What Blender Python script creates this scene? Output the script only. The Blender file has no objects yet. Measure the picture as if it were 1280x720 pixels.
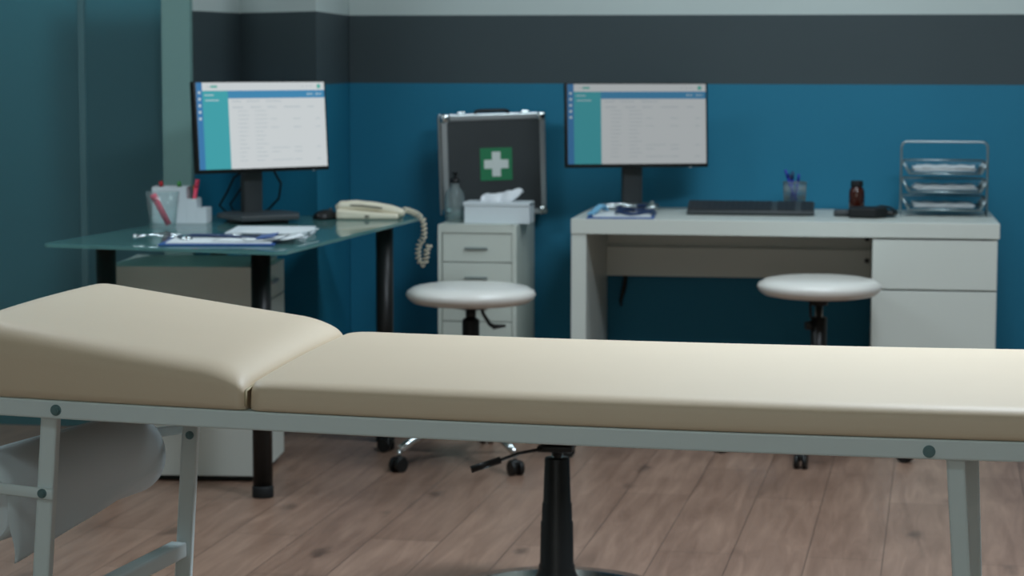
import bpy, bmesh, math, random
from mathutils import Vector, Matrix, noise
random.seed(7)
C = bpy.context.scene.collection
PI = math.pi
R = math.radians

# ------------------------------------------------------------------ materials
def lin(r, g, b):
    f = lambda c: (c/12.92 if c <= .04045 else ((c+.055)/1.055)**2.4)
    return (f(r/255), f(g/255), f(b/255), 1)

def mat(name, rgb, rough=.5, metal=0, trans=0, emit=None, es=0, spec=.5, coat=0, ior=1.45, bump=0, bscale=60, var=0, vscale=4, alpha=1):
    m = bpy.data.materials.new(name); m.use_nodes = True
    nt = m.node_tree; b = nt.nodes['Principled BSDF']
    b.inputs['Base Color'].default_value = lin(*rgb)
    b.inputs['Roughness'].default_value = rough
    b.inputs['Metallic'].default_value = metal
    b.inputs['Transmission Weight'].default_value = trans
    b.inputs['Specular IOR Level'].default_value = spec
    b.inputs['Coat Weight'].default_value = coat
    b.inputs['IOR'].default_value = ior
    b.inputs['Alpha'].default_value = alpha
    if emit:
        b.inputs['Emission Color'].default_value = lin(*emit); b.inputs['Emission Strength'].default_value = es
    tc = nt.nodes.new('ShaderNodeTexCoord')
    if bump:
        n = nt.nodes.new('ShaderNodeTexNoise'); n.inputs['Scale'].default_value = bscale; n.inputs['Detail'].default_value = 3
        bp = nt.nodes.new('ShaderNodeBump'); bp.inputs['Strength'].default_value = bump; bp.inputs['Distance'].default_value = .002
        nt.links.new(tc.outputs['Object'], n.inputs['Vector']); nt.links.new(n.outputs['Fac'], bp.inputs['Height'])
        nt.links.new(bp.outputs['Normal'], b.inputs['Normal'])
    if var:
        n = nt.nodes.new('ShaderNodeTexNoise'); n.inputs['Scale'].default_value = vscale
        mx = nt.nodes.new('ShaderNodeMix'); mx.data_type = 'RGBA'
        c = lin(*rgb)
        mx.inputs[6].default_value = tuple(v*(1-var) for v in c[:3])+(1,)
        mx.inputs[7].default_value = tuple(min(1, v*(1+var)) for v in c[:3])+(1,)
        nt.links.new(tc.outputs['Object'], n.inputs['Vector']); nt.links.new(n.outputs['Fac'], mx.inputs[0])
        nt.links.new(mx.outputs[2], b.inputs['Base Color'])
    return m

M = {}
M['cream'] = mat('cream_vinyl', (222, 205, 180), .48, bump=.08, bscale=350, var=.03)
M['seam'] = mat('cream_piping', (196, 184, 152), .6)
M['frame'] = mat('grey_enamel', (222, 238, 240), .4, spec=.4, var=.02)
M['bolt'] = mat('zinc_bolt', (112, 144, 148), .35, metal=.35)
M['deck'] = mat('plywood_board', (120, 96, 70), .7, var=.15)
M['paper'] = mat('white_paper', (226, 240, 246), .85, bump=.05, bscale=90)
M['sheet'] = mat('paper_sheet', (216, 222, 224), .8)
M['rollsheet'] = mat('couch_paper_sheet', (226, 240, 246), .85, bump=.05, bscale=90)
M['white'] = mat('white_laminate', (202, 207, 200), .35, spec=.4, var=.015)
M['whitegloss'] = mat('white_vinyl_seat', (220, 218, 212), .22, spec=.5)
M['gap'] = mat('dark_gap', (40, 46, 44), .8)
M['steelw'] = mat('white_painted_steel', (200, 207, 198), .4, var=.015)
M['black'] = mat('black_plastic', (22, 23, 23), .38, spec=.4)
M['blackm'] = mat('black_matte', (28, 30, 31), .6, spec=.3)
M['dgrey'] = mat('dark_grey_plastic', (58, 63, 65), .45)
M['chrome'] = mat('chrome', (200, 208, 210), .13, metal=1)
M['alu'] = mat('brushed_aluminium', (185, 192, 194), .32, metal=.85)
M['caseskin'] = mat('dark_textured_panel', (44, 50, 52), .5, bump=.3, bscale=250, var=.15, vscale=10)
M['green'] = mat('green_sign', (28, 118, 76), .5)
M['signwhite'] = mat('white_sign', (205, 212, 208), .5)
M['tissue'] = mat('tissue', (222, 226, 230), .9)
M['box'] = mat('white_card', (206, 214, 218), .6)
M['clear'] = mat('clear_plastic', (215, 232, 232), .06, trans=.9, ior=1.08)
M['gel'] = mat('clear_gel', (190, 215, 215), .1, trans=.85, ior=1.15)
M['phone'] = mat('ivory_plastic', (215, 208, 186), .4)
M['phoneslot'] = mat('grey_slot', (110, 106, 94), .6)
M['navy'] = mat('navy_rubber', (26, 50, 88), .35)
M['blue'] = mat('blue_board', (32, 78, 142), .4)
M['penblue'] = mat('blue_pen', (30, 40, 150), .35)
M['red'] = mat('red_marker', (168, 20, 30), .4)
M['pink'] = mat('pink_marker', (226, 70, 100), .4)
M['orange'] = mat('orange_marker', (214, 106, 44), .4)
M['pgreen'] = mat('green_marker', (70, 150, 70), .4)
M['amber'] = mat('brown_glass', (58, 22, 12), .12, spec=.7)
M['mesh'] = mat('grey_mesh', (120, 134, 136), .45, metal=.6)
M['tray'] = mat('silver_wire', (150, 164, 168), .3, metal=.8)
M['key'] = mat('dark_keys', (36, 40, 44), .55)
M['handlegrey'] = mat('grey_pull', (128, 140, 138), .5)
M['rubber'] = mat('rubber', (20, 20, 20), .7)
M['core'] = mat('red_core', (120, 20, 20), .6)

def thin(name, tint, rough=.05, haze=0, ior=1.45):
    """thin clear sheet: tinted see-through body with a surface reflection that follows fresnel"""
    m = bpy.data.materials.new(name); m.use_nodes = True; nt = m.node_tree; L = nt.links.new
    nt.nodes.remove(nt.nodes['Principled BSDF']); out = nt.nodes['Material Output']
    t = nt.nodes.new('ShaderNodeBsdfTransparent'); t.inputs[0].default_value = lin(*tint)
    d = nt.nodes.new('ShaderNodeBsdfDiffuse'); d.inputs[0].default_value = lin(*tint)
    mh = nt.nodes.new('ShaderNodeMixShader'); mh.inputs[0].default_value = haze; L(t.outputs[0], mh.inputs[1]); L(d.outputs[0], mh.inputs[2])
    g = nt.nodes.new('ShaderNodeBsdfGlossy'); g.inputs['Roughness'].default_value = rough
    f = nt.nodes.new('ShaderNodeFresnel'); gm = nt.nodes.new('ShaderNodeNewGeometry')
    e1 = nt.nodes.new('ShaderNodeMath'); e1.operation = 'MULTIPLY_ADD'; e1.inputs[1].default_value = -2; e1.inputs[2].default_value = 1; L(gm.outputs['Backfacing'], e1.inputs[0])
    e2 = nt.nodes.new('ShaderNodeMath'); e2.operation = 'POWER'; e2.inputs[0].default_value = ior; L(e1.outputs[0], e2.inputs[1]); L(e2.outputs[0], f.inputs[0])
    mx = nt.nodes.new('ShaderNodeMixShader'); L(f.outputs[0], mx.inputs[0]); L(mh.outputs[0], mx.inputs[1]); L(g.outputs[0], mx.inputs[2])
    L(mx.outputs[0], out.inputs[0]); return m
M['clear'] = thin('clear_plastic', (242, 248, 248), .06, .07, 1.3)
M['gel'] = thin('clear_gel', (224, 238, 238), .1, .10, 1.3)
# satin green glass: scatters light through, polished upper face
def glass_top():
    m = bpy.data.materials.new('green_tinted_glass'); m.use_nodes = True; nt = m.node_tree; L = nt.links.new
    nt.nodes.remove(nt.nodes['Principled BSDF']); out = nt.nodes['Material Output']
    d = nt.nodes.new('ShaderNodeBsdfDiffuse'); d.inputs[0].default_value = lin(108, 166, 168)
    t = nt.nodes.new('ShaderNodeBsdfTranslucent'); t.inputs[0].default_value = lin(186, 226, 222)
    a = nt.nodes.new('ShaderNodeMixShader'); a.inputs[0].default_value = .6; L(d.outputs[0], a.inputs[1]); L(t.outputs[0], a.inputs[2])
    g = nt.nodes.new('ShaderNodeBsdfGlossy'); g.inputs['Roughness'].default_value = .04
    f = nt.nodes.new('ShaderNodeFresnel'); f.inputs[0].default_value = 1.5
    mx = nt.nodes.new('ShaderNodeMixShader'); L(f.outputs[0], mx.inputs[0]); L(a.outputs[0], mx.inputs[1]); L(g.outputs[0], mx.inputs[2])
    L(mx.outputs[0], out.inputs[0]); return m
M['glass'] = glass_top()
M['glassedge'] = mat('polished_glass_edge', (96, 168, 156), .15, trans=.2, ior=1.5)

def frosted():
    m = mat('frosted_glass', (104, 150, 158), .35, trans=.68, ior=1.25, spec=.5)
    return m
M['frost'] = frosted()
M['glassjoint'] = mat('clear_joint_strip', (100, 140, 146), .35, trans=.4)
M['post'] = mat('pale_green_post', (122, 158, 154), .5, spec=.3)

def wall_paint():
    m = bpy.data.materials.new('wall_paint_bands'); m.use_nodes = True
    nt = m.node_tree; b = nt.nodes['Principled BSDF']
    g = nt.nodes.new('ShaderNodeNewGeometry'); s = nt.nodes.new('ShaderNodeSeparateXYZ')
    nt.links.new(g.outputs['Position'], s.inputs[0])
    r = nt.nodes.new('ShaderNodeValToRGB'); r.color_ramp.interpolation = 'CONSTANT'
    mp = nt.nodes.new('ShaderNodeMath'); mp.operation = 'DIVIDE'; mp.inputs[1].default_value = 3.0
    nt.links.new(s.outputs['Z'], mp.inputs[0]); nt.links.new(mp.outputs[0], r.inputs[0])
    e = r.color_ramp.elements
    e[0].position = 0; e[0].color = lin(26, 114, 144)
    e[1].position = 1.1707/3; e[1].color = lin(60, 72, 76)
    k = r.color_ramp.elements.new(1.4172/3); k.color = lin(190, 202, 200)
    n = nt.nodes.new('ShaderNodeTexNoise'); n.inputs['Scale'].default_value = 2.5; n.inputs['Detail'].default_value = 4
    nt.links.new(g.outputs['Position'], n.inputs['Vector'])
    hs = nt.nodes.new('ShaderNodeHueSaturation')
    ma = nt.nodes.new('ShaderNodeMapRange'); ma.inputs['To Min'].default_value = .93; ma.inputs['To Max'].default_value = 1.07
    nt.links.new(n.outputs['Fac'], ma.inputs['Value']); nt.links.new(ma.outputs[0], hs.inputs['Value'])
    nt.links.new(r.outputs['Color'], hs.inputs['Color']); nt.links.new(hs.outputs['Color'], b.inputs['Base Color'])
    n2 = nt.nodes.new('ShaderNodeTexNoise'); n2.inputs['Scale'].default_value = 220
    bp = nt.nodes.new('ShaderNodeBump'); bp.inputs['Strength'].default_value = .08; bp.inputs['Distance'].default_value = .002
    nt.links.new(g.outputs['Position'], n2.inputs['Vector']); nt.links.new(n2.outputs['Fac'], bp.inputs['Height']); nt.links.new(bp.outputs['Normal'], b.inputs['Normal'])
    b.inputs['Roughness'].default_value = .6; b.inputs['Specular IOR Level'].default_value = .35
    return m
M['wall'] = wall_paint()
M['plain'] = mat('plain_wall', (150, 162, 160), .8, var=.02)
M['ceil'] = mat('ceiling_paint', (205, 212, 210), .8, var=.02)
M['corr'] = mat('corridor_paint', (118, 156, 168), .8, var=.1, vscale=1.2)
M['corrdark'] = mat('corridor_dark_door', (22, 44, 62), .8)

def floor_mat():
    m = bpy.data.materials.new('wood_plank_floor'); m.use_nodes = True
    nt = m.node_tree; b = nt.nodes['Principled BSDF']; L = nt.links.new
    g = nt.nodes.new('ShaderNodeNewGeometry')
    mp = nt.nodes.new('ShaderNodeMapping'); mp.vector_type = 'POINT'
    mp.inputs['Rotation'].default_value = (0, 0, R(-88)); mp.inputs['Location'].default_value = (.37, .063, 0)
    L(g.outputs['Position'], mp.inputs[0])
    def bricks(mortar):
        k = nt.nodes.new('ShaderNodeTexBrick'); k.offset = .37; k.offset_frequency = 2
        k.inputs['Scale'].default_value = 1; k.inputs['Brick Width'].default_value = 1.2; k.inputs['Row Height'].default_value = .19
        k.inputs['Mortar Size'].default_value = mortar; k.inputs['Mortar Smooth'].default_value = .3
        L(mp.outputs[0], k.inputs['Vector']); return k
    k = bricks(.0016)
    k.inputs['Color1'].default_value = (0, 0, 0, 1); k.inputs['Color2'].default_value = (1, 1, 1, 1); k.inputs['Mortar'].default_value = (.5, .5, .5, 1)
    # grain, stretched along the plank
    m2 = nt.nodes.new('ShaderNodeMapping'); m2.inputs['Scale'].default_value = (1.6, 16, 1); L(mp.outputs[0], m2.inputs[0])
    n = nt.nodes.new('ShaderNodeTexNoise'); n.inputs['Scale'].default_value = 1.6; n.inputs['Detail'].default_value = 8; n.inputs['Roughness'].default_value = .62; n.inputs['Distortion'].default_value = .9
    L(m2.outputs[0], n.inputs['Vector'])
    n3 = nt.nodes.new('ShaderNodeTexNoise'); n3.inputs['Scale'].default_value = 3.1; n3.inputs['Detail'].default_value = 3; L(mp.outputs[0], n3.inputs['Vector'])
    ramp = nt.nodes.new('ShaderNodeValToRGB'); e = ramp.color_ramp.elements
    e[0].position = .25; e[0].color = lin(100, 74, 60); e[1].position = .8; e[1].color = lin(172, 141, 122)
    x = ramp.color_ramp.elements.new(.52); x.color = lin(138, 110, 94)
    mix = nt.nodes.new('ShaderNodeMath'); mix.operation = 'MULTIPLY_ADD'; mix.inputs[1].default_value = .68
    L(n.outputs['Fac'], mix.inputs[0])
    h = nt.nodes.new('ShaderNodeMath'); h.operation = 'MULTIPLY'; h.inputs[1].default_value = .24; L(n3.outputs['Fac'], h.inputs[0])
    a = nt.nodes.new('ShaderNodeMath'); a.operation = 'MULTIPLY_ADD'; a.inputs[1].default_value = .13; L(k.outputs['Color'], a.inputs[0]); L(h.outputs[0], a.inputs[2])
    L(a.outputs[0], mix.inputs[2]); L(mix.outputs[0], ramp.inputs[0])
    # knots
    v = nt.nodes.new('ShaderNodeTexVoronoi'); v.inputs['Scale'].default_value = 1
    m3 = nt.nodes.new('ShaderNodeMapping'); m3.inputs['Scale'].default_value = (2.1, 5.4, 1); L(mp.outputs[0], m3.inputs[0])
    n4 = nt.nodes.new('ShaderNodeTexNoise'); n4.inputs['Scale'].default_value = 14; L(mp.outputs[0], n4.inputs['Vector'])
    add = nt.nodes.new('ShaderNodeMix'); add.data_type = 'RGBA'; add.blend_type = 'ADD'; add.inputs[0].default_value = .25
    L(m3.outputs[0], add.inputs[6]); L(n4.outputs['Color'], add.inputs[7]); L(add.outputs[2], v.inputs['Vector'])
    kr = nt.nodes.new('ShaderNodeMapRange'); kr.inputs['From Min'].default_value = .05; kr.inputs['From Max'].default_value = .16
    kr.inputs['To Min'].default_value = .5; kr.inputs['To Max'].default_value = 1
    L(v.outputs['Distance'], kr.inputs['Value'])
    mul = nt.nodes.new('ShaderNodeMix'); mul.data_type = 'RGBA'; mul.blend_type = 'MULTIPLY'; mul.inputs[0].default_value = 1
    L(ramp.outputs['Color'], mul.inputs[6]); L(kr.outputs[0], mul.inputs[7])
    seam = nt.nodes.new('ShaderNodeMix'); seam.data_type = 'RGBA'
    L(k.outputs['Fac'], seam.inputs[0]); L(mul.outputs[2], seam.inputs[6]); seam.inputs[7].default_value = lin(84, 66, 56)
    L(seam.outputs[2], b.inputs['Base Color'])
    b.inputs['Roughness'].default_value = .38; b.inputs['Specular IOR Level'].default_value = .4
    bp = nt.nodes.new('ShaderNodeBump'); bp.inputs['Strength'].default_value = .25; bp.inputs['Distance'].default_value = .002
    inv = nt.nodes.new('ShaderNodeMath'); inv.operation = 'SUBTRACT'; inv.inputs[0].default_value = 1; L(k.outputs['Fac'], inv.inputs[1])
    L(inv.outputs[0], bp.inputs['Height']); L(bp.outputs['Normal'], b.inputs['Normal'])
    return m
M['floor'] = floor_mat()

# ------------------------------------------------------------------ mesh helpers
class MB:
    def __init__(s): s.bm = bmesh.new(); s.mats = []; s.cur = 0
    def m(s, name):
        if name not in s.mats: s.mats.append(name)
        s.cur = s.mats.index(name); return s
    def _take(s, geom, smooth=False):
        for f in geom:
            f.material_index = s.cur; f.smooth = smooth
    def box(s, c, d, rot=None, bev=0, seg=2):
        t = bmesh.new(); bmesh.ops.create_cube(t, size=1)
        bmesh.ops.scale(t, vec=Vector(d), verts=t.verts)
        if bev: bmesh.ops.bevel(t, geom=t.edges[:], offset=bev, segments=seg, profile=.5, affect='EDGES')
        mt = Matrix.Translation(Vector(c))
        if rot is not None: mt = mt @ rot
        t.transform(mt); s.merge(t, smooth=bool(bev)); return s
    def b2(s, lo, hi, bev=0):
        return s.box([(a+b)/2 for a, b in zip(lo, hi)], [abs(b-a) for a, b in zip(lo, hi)], bev=bev)
    def merge(s, t, smooth=False):
        vm = {}
        for v in t.verts: vm[v] = s.bm.verts.new(v.co)
        for f in t.faces:
            try: nf = s.bm.faces.new([vm[v] for v in f.verts])
            except ValueError: continue
            nf.material_index = s.cur; nf.smooth = smooth
        t.free()
    def cyl(s, p0, p1, r0, r1=None, n=24, cap=True):
        if r1 is None: r1 = r0
        p0, p1 = Vector(p0), Vector(p1); d = (p1-p0).normalized()
        a = d.orthogonal().normalized(); b = d.cross(a)
        rings = []
        for p, r in ((p0, r0), (p1, r1)):
            rings.append([s.bm.verts.new(p+a*r*math.cos(2*PI*i/n)+b*r*math.sin(2*PI*i/n)) for i in range(n)])
        for i in range(n):
            f = s.bm.faces.new([rings[0][i], rings[0][(i+1) % n], rings[1][(i+1) % n], rings[1][i]]); f.material_index = s.cur; f.smooth = True
        if cap:
            for rg in (rings[0][::-1], rings[1]):
                f = s.bm.faces.new(rg); f.material_index = s.cur
        return s
    def lathe(s, prof, c=(0, 0, 0), n=40, cap=True, tf=None):
        c = Vector(c); rings = []
        for r, z in prof:
            rg = []
            for i in range(n):
                v = Vector((r*math.cos(2*PI*i/n), r*math.sin(2*PI*i/n), z))
                if tf: v = tf @ v
                rg.append(s.bm.verts.new(c+v))
            rings.append(rg)
        for j in range(len(rings)-1):
            for i in range(n):
                f = s.bm.faces.new([rings[j][i], rings[j][(i+1) % n], rings[j+1][(i+1) % n], rings[j+1][i]]); f.material_index = s.cur; f.smooth = True
        if cap:
            for rg in (rings[0][::-1], rings[-1]):
                f = s.bm.faces.new(rg); f.material_index = s.cur; f.smooth = False
        return s
    def tube(s, pts, r, n=10, square=None, closed=False):
        pts = [Vector(p) for p in pts]; N = len(pts)
        rr = r if isinstance(r, (list, tuple)) else [r]*N
        rings = []; up = None
        for i, p in enumerate(pts):
            if closed: d = (pts[(i+1) % N]-pts[i-1]).normalized()
            else: d = (pts[min(i+1, N-1)]-pts[max(i-1, 0)]).normalized()
            if up is None:
                up = Vector((0, 0, 1)) if abs(d.z) < .9 else Vector((0, 1, 0))
            side = d.cross(up).normalized(); u = side.cross(d).normalized(); up = u
            if square:
                w, h = square
                rg = [p+side*w/2*a+u*h/2*b for a, b in ((-1, -1), (1, -1), (1, 1), (-1, 1))]
            else:
                rg = [p+side*rr[i]*math.cos(2*PI*k/n)+u*rr[i]*math.sin(2*PI*k/n) for k in range(n)]
            rings.append([s.bm.verts.new(v) for v in rg])
        m = len(rings[0])
        for j in range(N if closed else N-1):
            A, B = rings[j], rings[(j+1) % N]
            for i in range(m):
                f = s.bm.faces.new([A[i], A[(i+1) % m], B[(i+1) % m], B[i]]); f.material_index = s.cur; f.smooth = not square
        if not closed:
            for rg in (rings[0][::-1], rings[-1]):
                f = s.bm.faces.new(rg); f.material_index = s.cur
        return s
    def prism(s, poly, z0, z1):
        a = [s.bm.verts.new((x, y, z0)) for x, y in poly]; b = [s.bm.verts.new((x, y, z1)) for x, y in poly]
        n = len(poly)
        fs = [s.bm.faces.new(a[::-1]), s.bm.faces.new(b)]
        for i in range(n): fs.append(s.bm.faces.new([a[i], a[(i+1) % n], b[(i+1) % n], b[i]]))
        for f in fs: f.material_index = s.cur
        return s
    def quad(s, pts):
        f = s.bm.faces.new([s.bm.verts.new(p) for p in pts]); f.material_index = s.cur; return s
    def build(s, name, parent=None, world=False, loc=None, rotz=0, bevel=0, sub=0):
        me = bpy.data.meshes.new(name)
        bmesh.ops.remove_doubles(s.bm, verts=s.bm.verts, dist=1e-6)
        bmesh.ops.recalc_face_normals(s.bm, faces=s.bm.faces)
        if world and parent is not None:
            q = parent; off = Vector((0, 0, 0))
            while q is not None: off += q.location; q = q.parent
            bmesh.ops.translate(s.bm, vec=-off, verts=s.bm.verts)
        if world and parent is None and loc is not None:
            bmesh.ops.translate(s.bm, vec=-Vector(loc), verts=s.bm.verts)
        s.bm.to_mesh(me); s.bm.free()
        for k in s.mats: me.materials.append(M[k])
        o = bpy.data.objects.new(name, me); C.objects.link(o)
        if parent is not None: o.parent = parent
        if loc is not None: o.location = loc
        if rotz: o.rotation_euler.z = rotz
        if bevel:
            bv = o.modifiers.new('bevel', 'BEVEL'); bv.width = bevel; bv.segments = 2; bv.limit_method = 'ANGLE'
        if sub:
            o.modifiers.new('sub', 'SUBSURF').levels = sub; o.modifiers['sub'].render_levels = sub
        return o

def tag(o, label, cat, group=None):
    o['label'] = label; o['category'] = cat
    if group: o['group'] = group
    return o
def thing(name, label, cat, loc, rotz=0, group=None):
    o = bpy.data.objects.new(name, None); C.objects.link(o); o.empty_display_size = .05
    o.location = loc; o.rotation_euler.z = rotz
    return tag(o, label, cat, group)
def struct(o): o['kind'] = 'structure'; return o
def new(mname): return MB().m(mname)

# ------------------------------------------------------------------ camera
cam = bpy.data.cameras.new('camera'); co = bpy.data.objects.new('camera', cam); C.objects.link(co)
cam.sensor_fit = 'HORIZONTAL'; cam.sensor_width = 36; cam.lens = 2801/1280*36
pitch, roll, yaw = .1003, .0016, .1545
F = Vector((-math.sin(yaw)*math.cos(pitch), math.cos(yaw)*math.cos(pitch), -math.sin(pitch)))
Rt = Vector((math.cos(yaw), math.sin(yaw), 0)); U = Rt.cross(F)
# picture content turns clockwise by roll
Rr = Rt*math.cos(roll)+U*math.sin(roll); Ur = U*math.cos(roll)-Rt*math.sin(roll)
mt = Matrix((Rr, Ur, -F)).transposed().to_4x4(); mt.translation = Vector((0, 0, 1.2476))
co.matrix_world = mt
cam.clip_start = .05
cam.dof.use_dof = True; cam.dof.focus_distance = 3.45; cam.dof.aperture_fstop = 8.5
bpy.context.scene.camera = co

# ------------------------------------------------------------------ room shell
XL, XR, YF, YB, ZC = -4.3, 3.0, -1.6, 8.06, 2.7
struct(new('floor').b2((XL, YF, -.1), (XR, 9.6, 0)).build('floor'))
struct(new('ceil').b2((XL, YF, ZC), (XR, 9.6, ZC+.1)).build('ceiling'))
struct(new('wall').b2((-1.86, YB, 0), (XR, YB+.12, ZC)).build('wall_back'))
struct(new('wall').prism([(-2.216, 7.30), (-2.151, 7.635), (-1.819, 7.391), (-1.862, 8.06), (-1.862, 8.2), (-2.26, 8.2), (-2.26, 7.30)], 0, ZC).build('wall_corner'))
struct(new('plain').b2((XR, YF, 0), (XR+.1, YB+.12, ZC)).build('wall_right'))
struct(new('plain').b2((XL-.1, YF, 0), (XL, 9.6, ZC)).build('wall_left'))
struct(new('plain').b2((XL, YF-.1, 0), (XR, YF, ZC)).build('wall_front'))
struct(new('corr').b2((XL, 9.5, 0), (-1.9, 9.6, ZC)).build('wall_corridor'))
struct(new('corr').b2((-2.0, 8.2, 0), (-1.9, 9.5, ZC)).build('wall_passage'))
# corridor door seen as a blur through the frosted glass
struct(new('corrdark').b2((-3.05, 8.2, 0), (-2.45, 8.26, 1.42)).build('door_1'))
# post between glass wall and corner
struct(new('post').b2((-2.32, 7.27, 0), (-2.222, 7.34, ZC)).build('trim_1'))
# frosted glass partition: two panes and a joint strip
struct(new('frost').b2((-2.5975, 7.30, 0.0), (-2.325, 7.315, ZC)).build('window_1'))
struct(new('frost').b2((XL, 7.30, 0.0), (-2.6225, 7.315, ZC)).build('window_2'))
struct(new('glassjoint').b2((-2.622, 7.296, 0), (-2.598, 7.32, ZC)).build('trim_2'))

# ------------------------------------------------------------------ ceiling lights
def ceil_light(x, y, sx, sy, power, label, col=(.86, .97, 1.09)):
    t = thing('ceiling_light', label, 'light', (x, y, ZC), 0, 'ceiling panel lights')
    m = new('alu')
    for a, b, w, h in ((0, sy/2, sx+.04, .03), (0, -sy/2, sx+.04, .03), (sx/2, 0, .03, sy-.03), (-sx/2, 0, .03, sy-.03)): m.box((a, b, -.02), (w, h, .04))
    m.build('frame', t)
    M.setdefault('diffuser', mat('light_diffuser', (235, 245, 242), .6, emit=(225, 250, 245), es=3))
    new('diffuser').box((0, 0, -.012), (sx-.03, sy-.03, .01)).build('diffuser', t)
    l = bpy.data.lights.new('panel_lamp', 'AREA'); l.shape = 'RECTANGLE'; l.size = sx; l.size_y = sy; l.energy = power; l.color = col
    o = bpy.data.objects.new('panel_lamp', l); C.objects.link(o); o.location = (x, y, ZC-.045)
ceil_light(.55, 4.6, 1.2, .6, 64, 'ceiling light panel above the right end of the examination table')
ceil_light(-2.7, 5.3, 1.2, .6, 22, 'ceiling light panel in front of the frosted glass wall')
ceil_light(-.2, 6.7, 1.2, .6, 15, 'ceiling light panel near the back wall')
ceil_light(-.9, .6, 1.2, .6, 6, 'ceiling light panel behind the camera')
# daylight window in the wall behind the camera
wf = new('white')
for a, b in (((-2.3, -1.6, .95), (-2.25, -1.55, 2.25)), ((1.25, -1.6, .95), (1.3, -1.55, 2.25)), ((-2.25, -1.6, .95), (1.25, -1.55, 1.0)), ((-2.25, -1.6, 2.2), (1.25, -1.55, 2.25)), ((-.53, -1.6, 1.0), (-.47, -1.55, 2.2))): wf.b2(a, b)
struct(wf.build('trim_3'))
M['sky'] = mat('bright_window', (120, 130, 132), .5, emit=(205, 232, 240), es=.6)
struct(new('sky').b2((-2.25, -1.598, 1.0), (1.25, -1.59, 2.2)).build('window_3'))
l = bpy.data.lights.new('daylight', 'AREA'); l.shape = 'RECTANGLE'; l.size = 3.4; l.size_y = 1.15; l.energy = 14; l.color = (1.0, .92, .79)
o = bpy.data.objects.new('daylight', l); C.objects.link(o); o.location = (-.5, -1.53, 1.6); o.rotation_euler = (R(90), 0, 0)
# corridor lamp behind the frosted glass
l = bpy.data.lights.new('corridor_lamp', 'AREA'); l.size = 1.2; l.energy = 40; l.color = (.75, 1, 1)
o = bpy.data.objects.new('corridor_lamp', l); C.objects.link(o); o.location = (-3.3, 8.8, 2.6)

# ------------------------------------------------------------------ examination table
def yN(x): return 3.283-(x+1.317)*.1055
def yFar(x): return 3.915-(x+.81)*.0915
def sag(x): return -.0062*(1-((x+.545)/.772)**2)
bed = thing('examination_table', 'cream padded examination table with grey steel frame and raised head end, in the foreground', 'examination table', (-.5, 3.55, 0))
ZR0, ZR1 = .700, .7285
XH = -.910; X0, X1 = -1.425, .44
m = new('frame')
xs = [X0+(X1-X0)*i/24 for i in range(25)]
zc = (ZR0+ZR1)/2
m.tube([(x, yN(x)+.016, zc+sag(x)) for x in xs], 0, square=(.03, ZR1-ZR0))
m.build('near_rail', bed, world=True, bevel=.003)
m = new('frame'); m.tube([(x, yFar(x)-.02, zc+sag(x)) for x in xs], 0, square=(.03, ZR1-ZR0))
m.build('far_rail', bed, world=True, bevel=.003)
for x in (X0+.015, X1-.015, -.87):
    m = new('frame'); m.tube([(x, yN(x)+.031, zc+sag(x)), (x, yFar(x)-.035, zc+sag(x))], 0, square=(.028, .026))
    m.build('cross_rail', bed, world=True, bevel=.003)
m = new('deck')
for xa, xb in ((X0+.03, XH-.005), (XH+.005, X1-.03)):
    m.prism([(xa, yN(xa)+.034), (xb, yN(xb)+.034), (xb, yFar(xb)-.038), (xa, yFar(xa)-.038)], ZR1-.016, ZR1-.004)
m.build('deck', bed, world=True)

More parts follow.
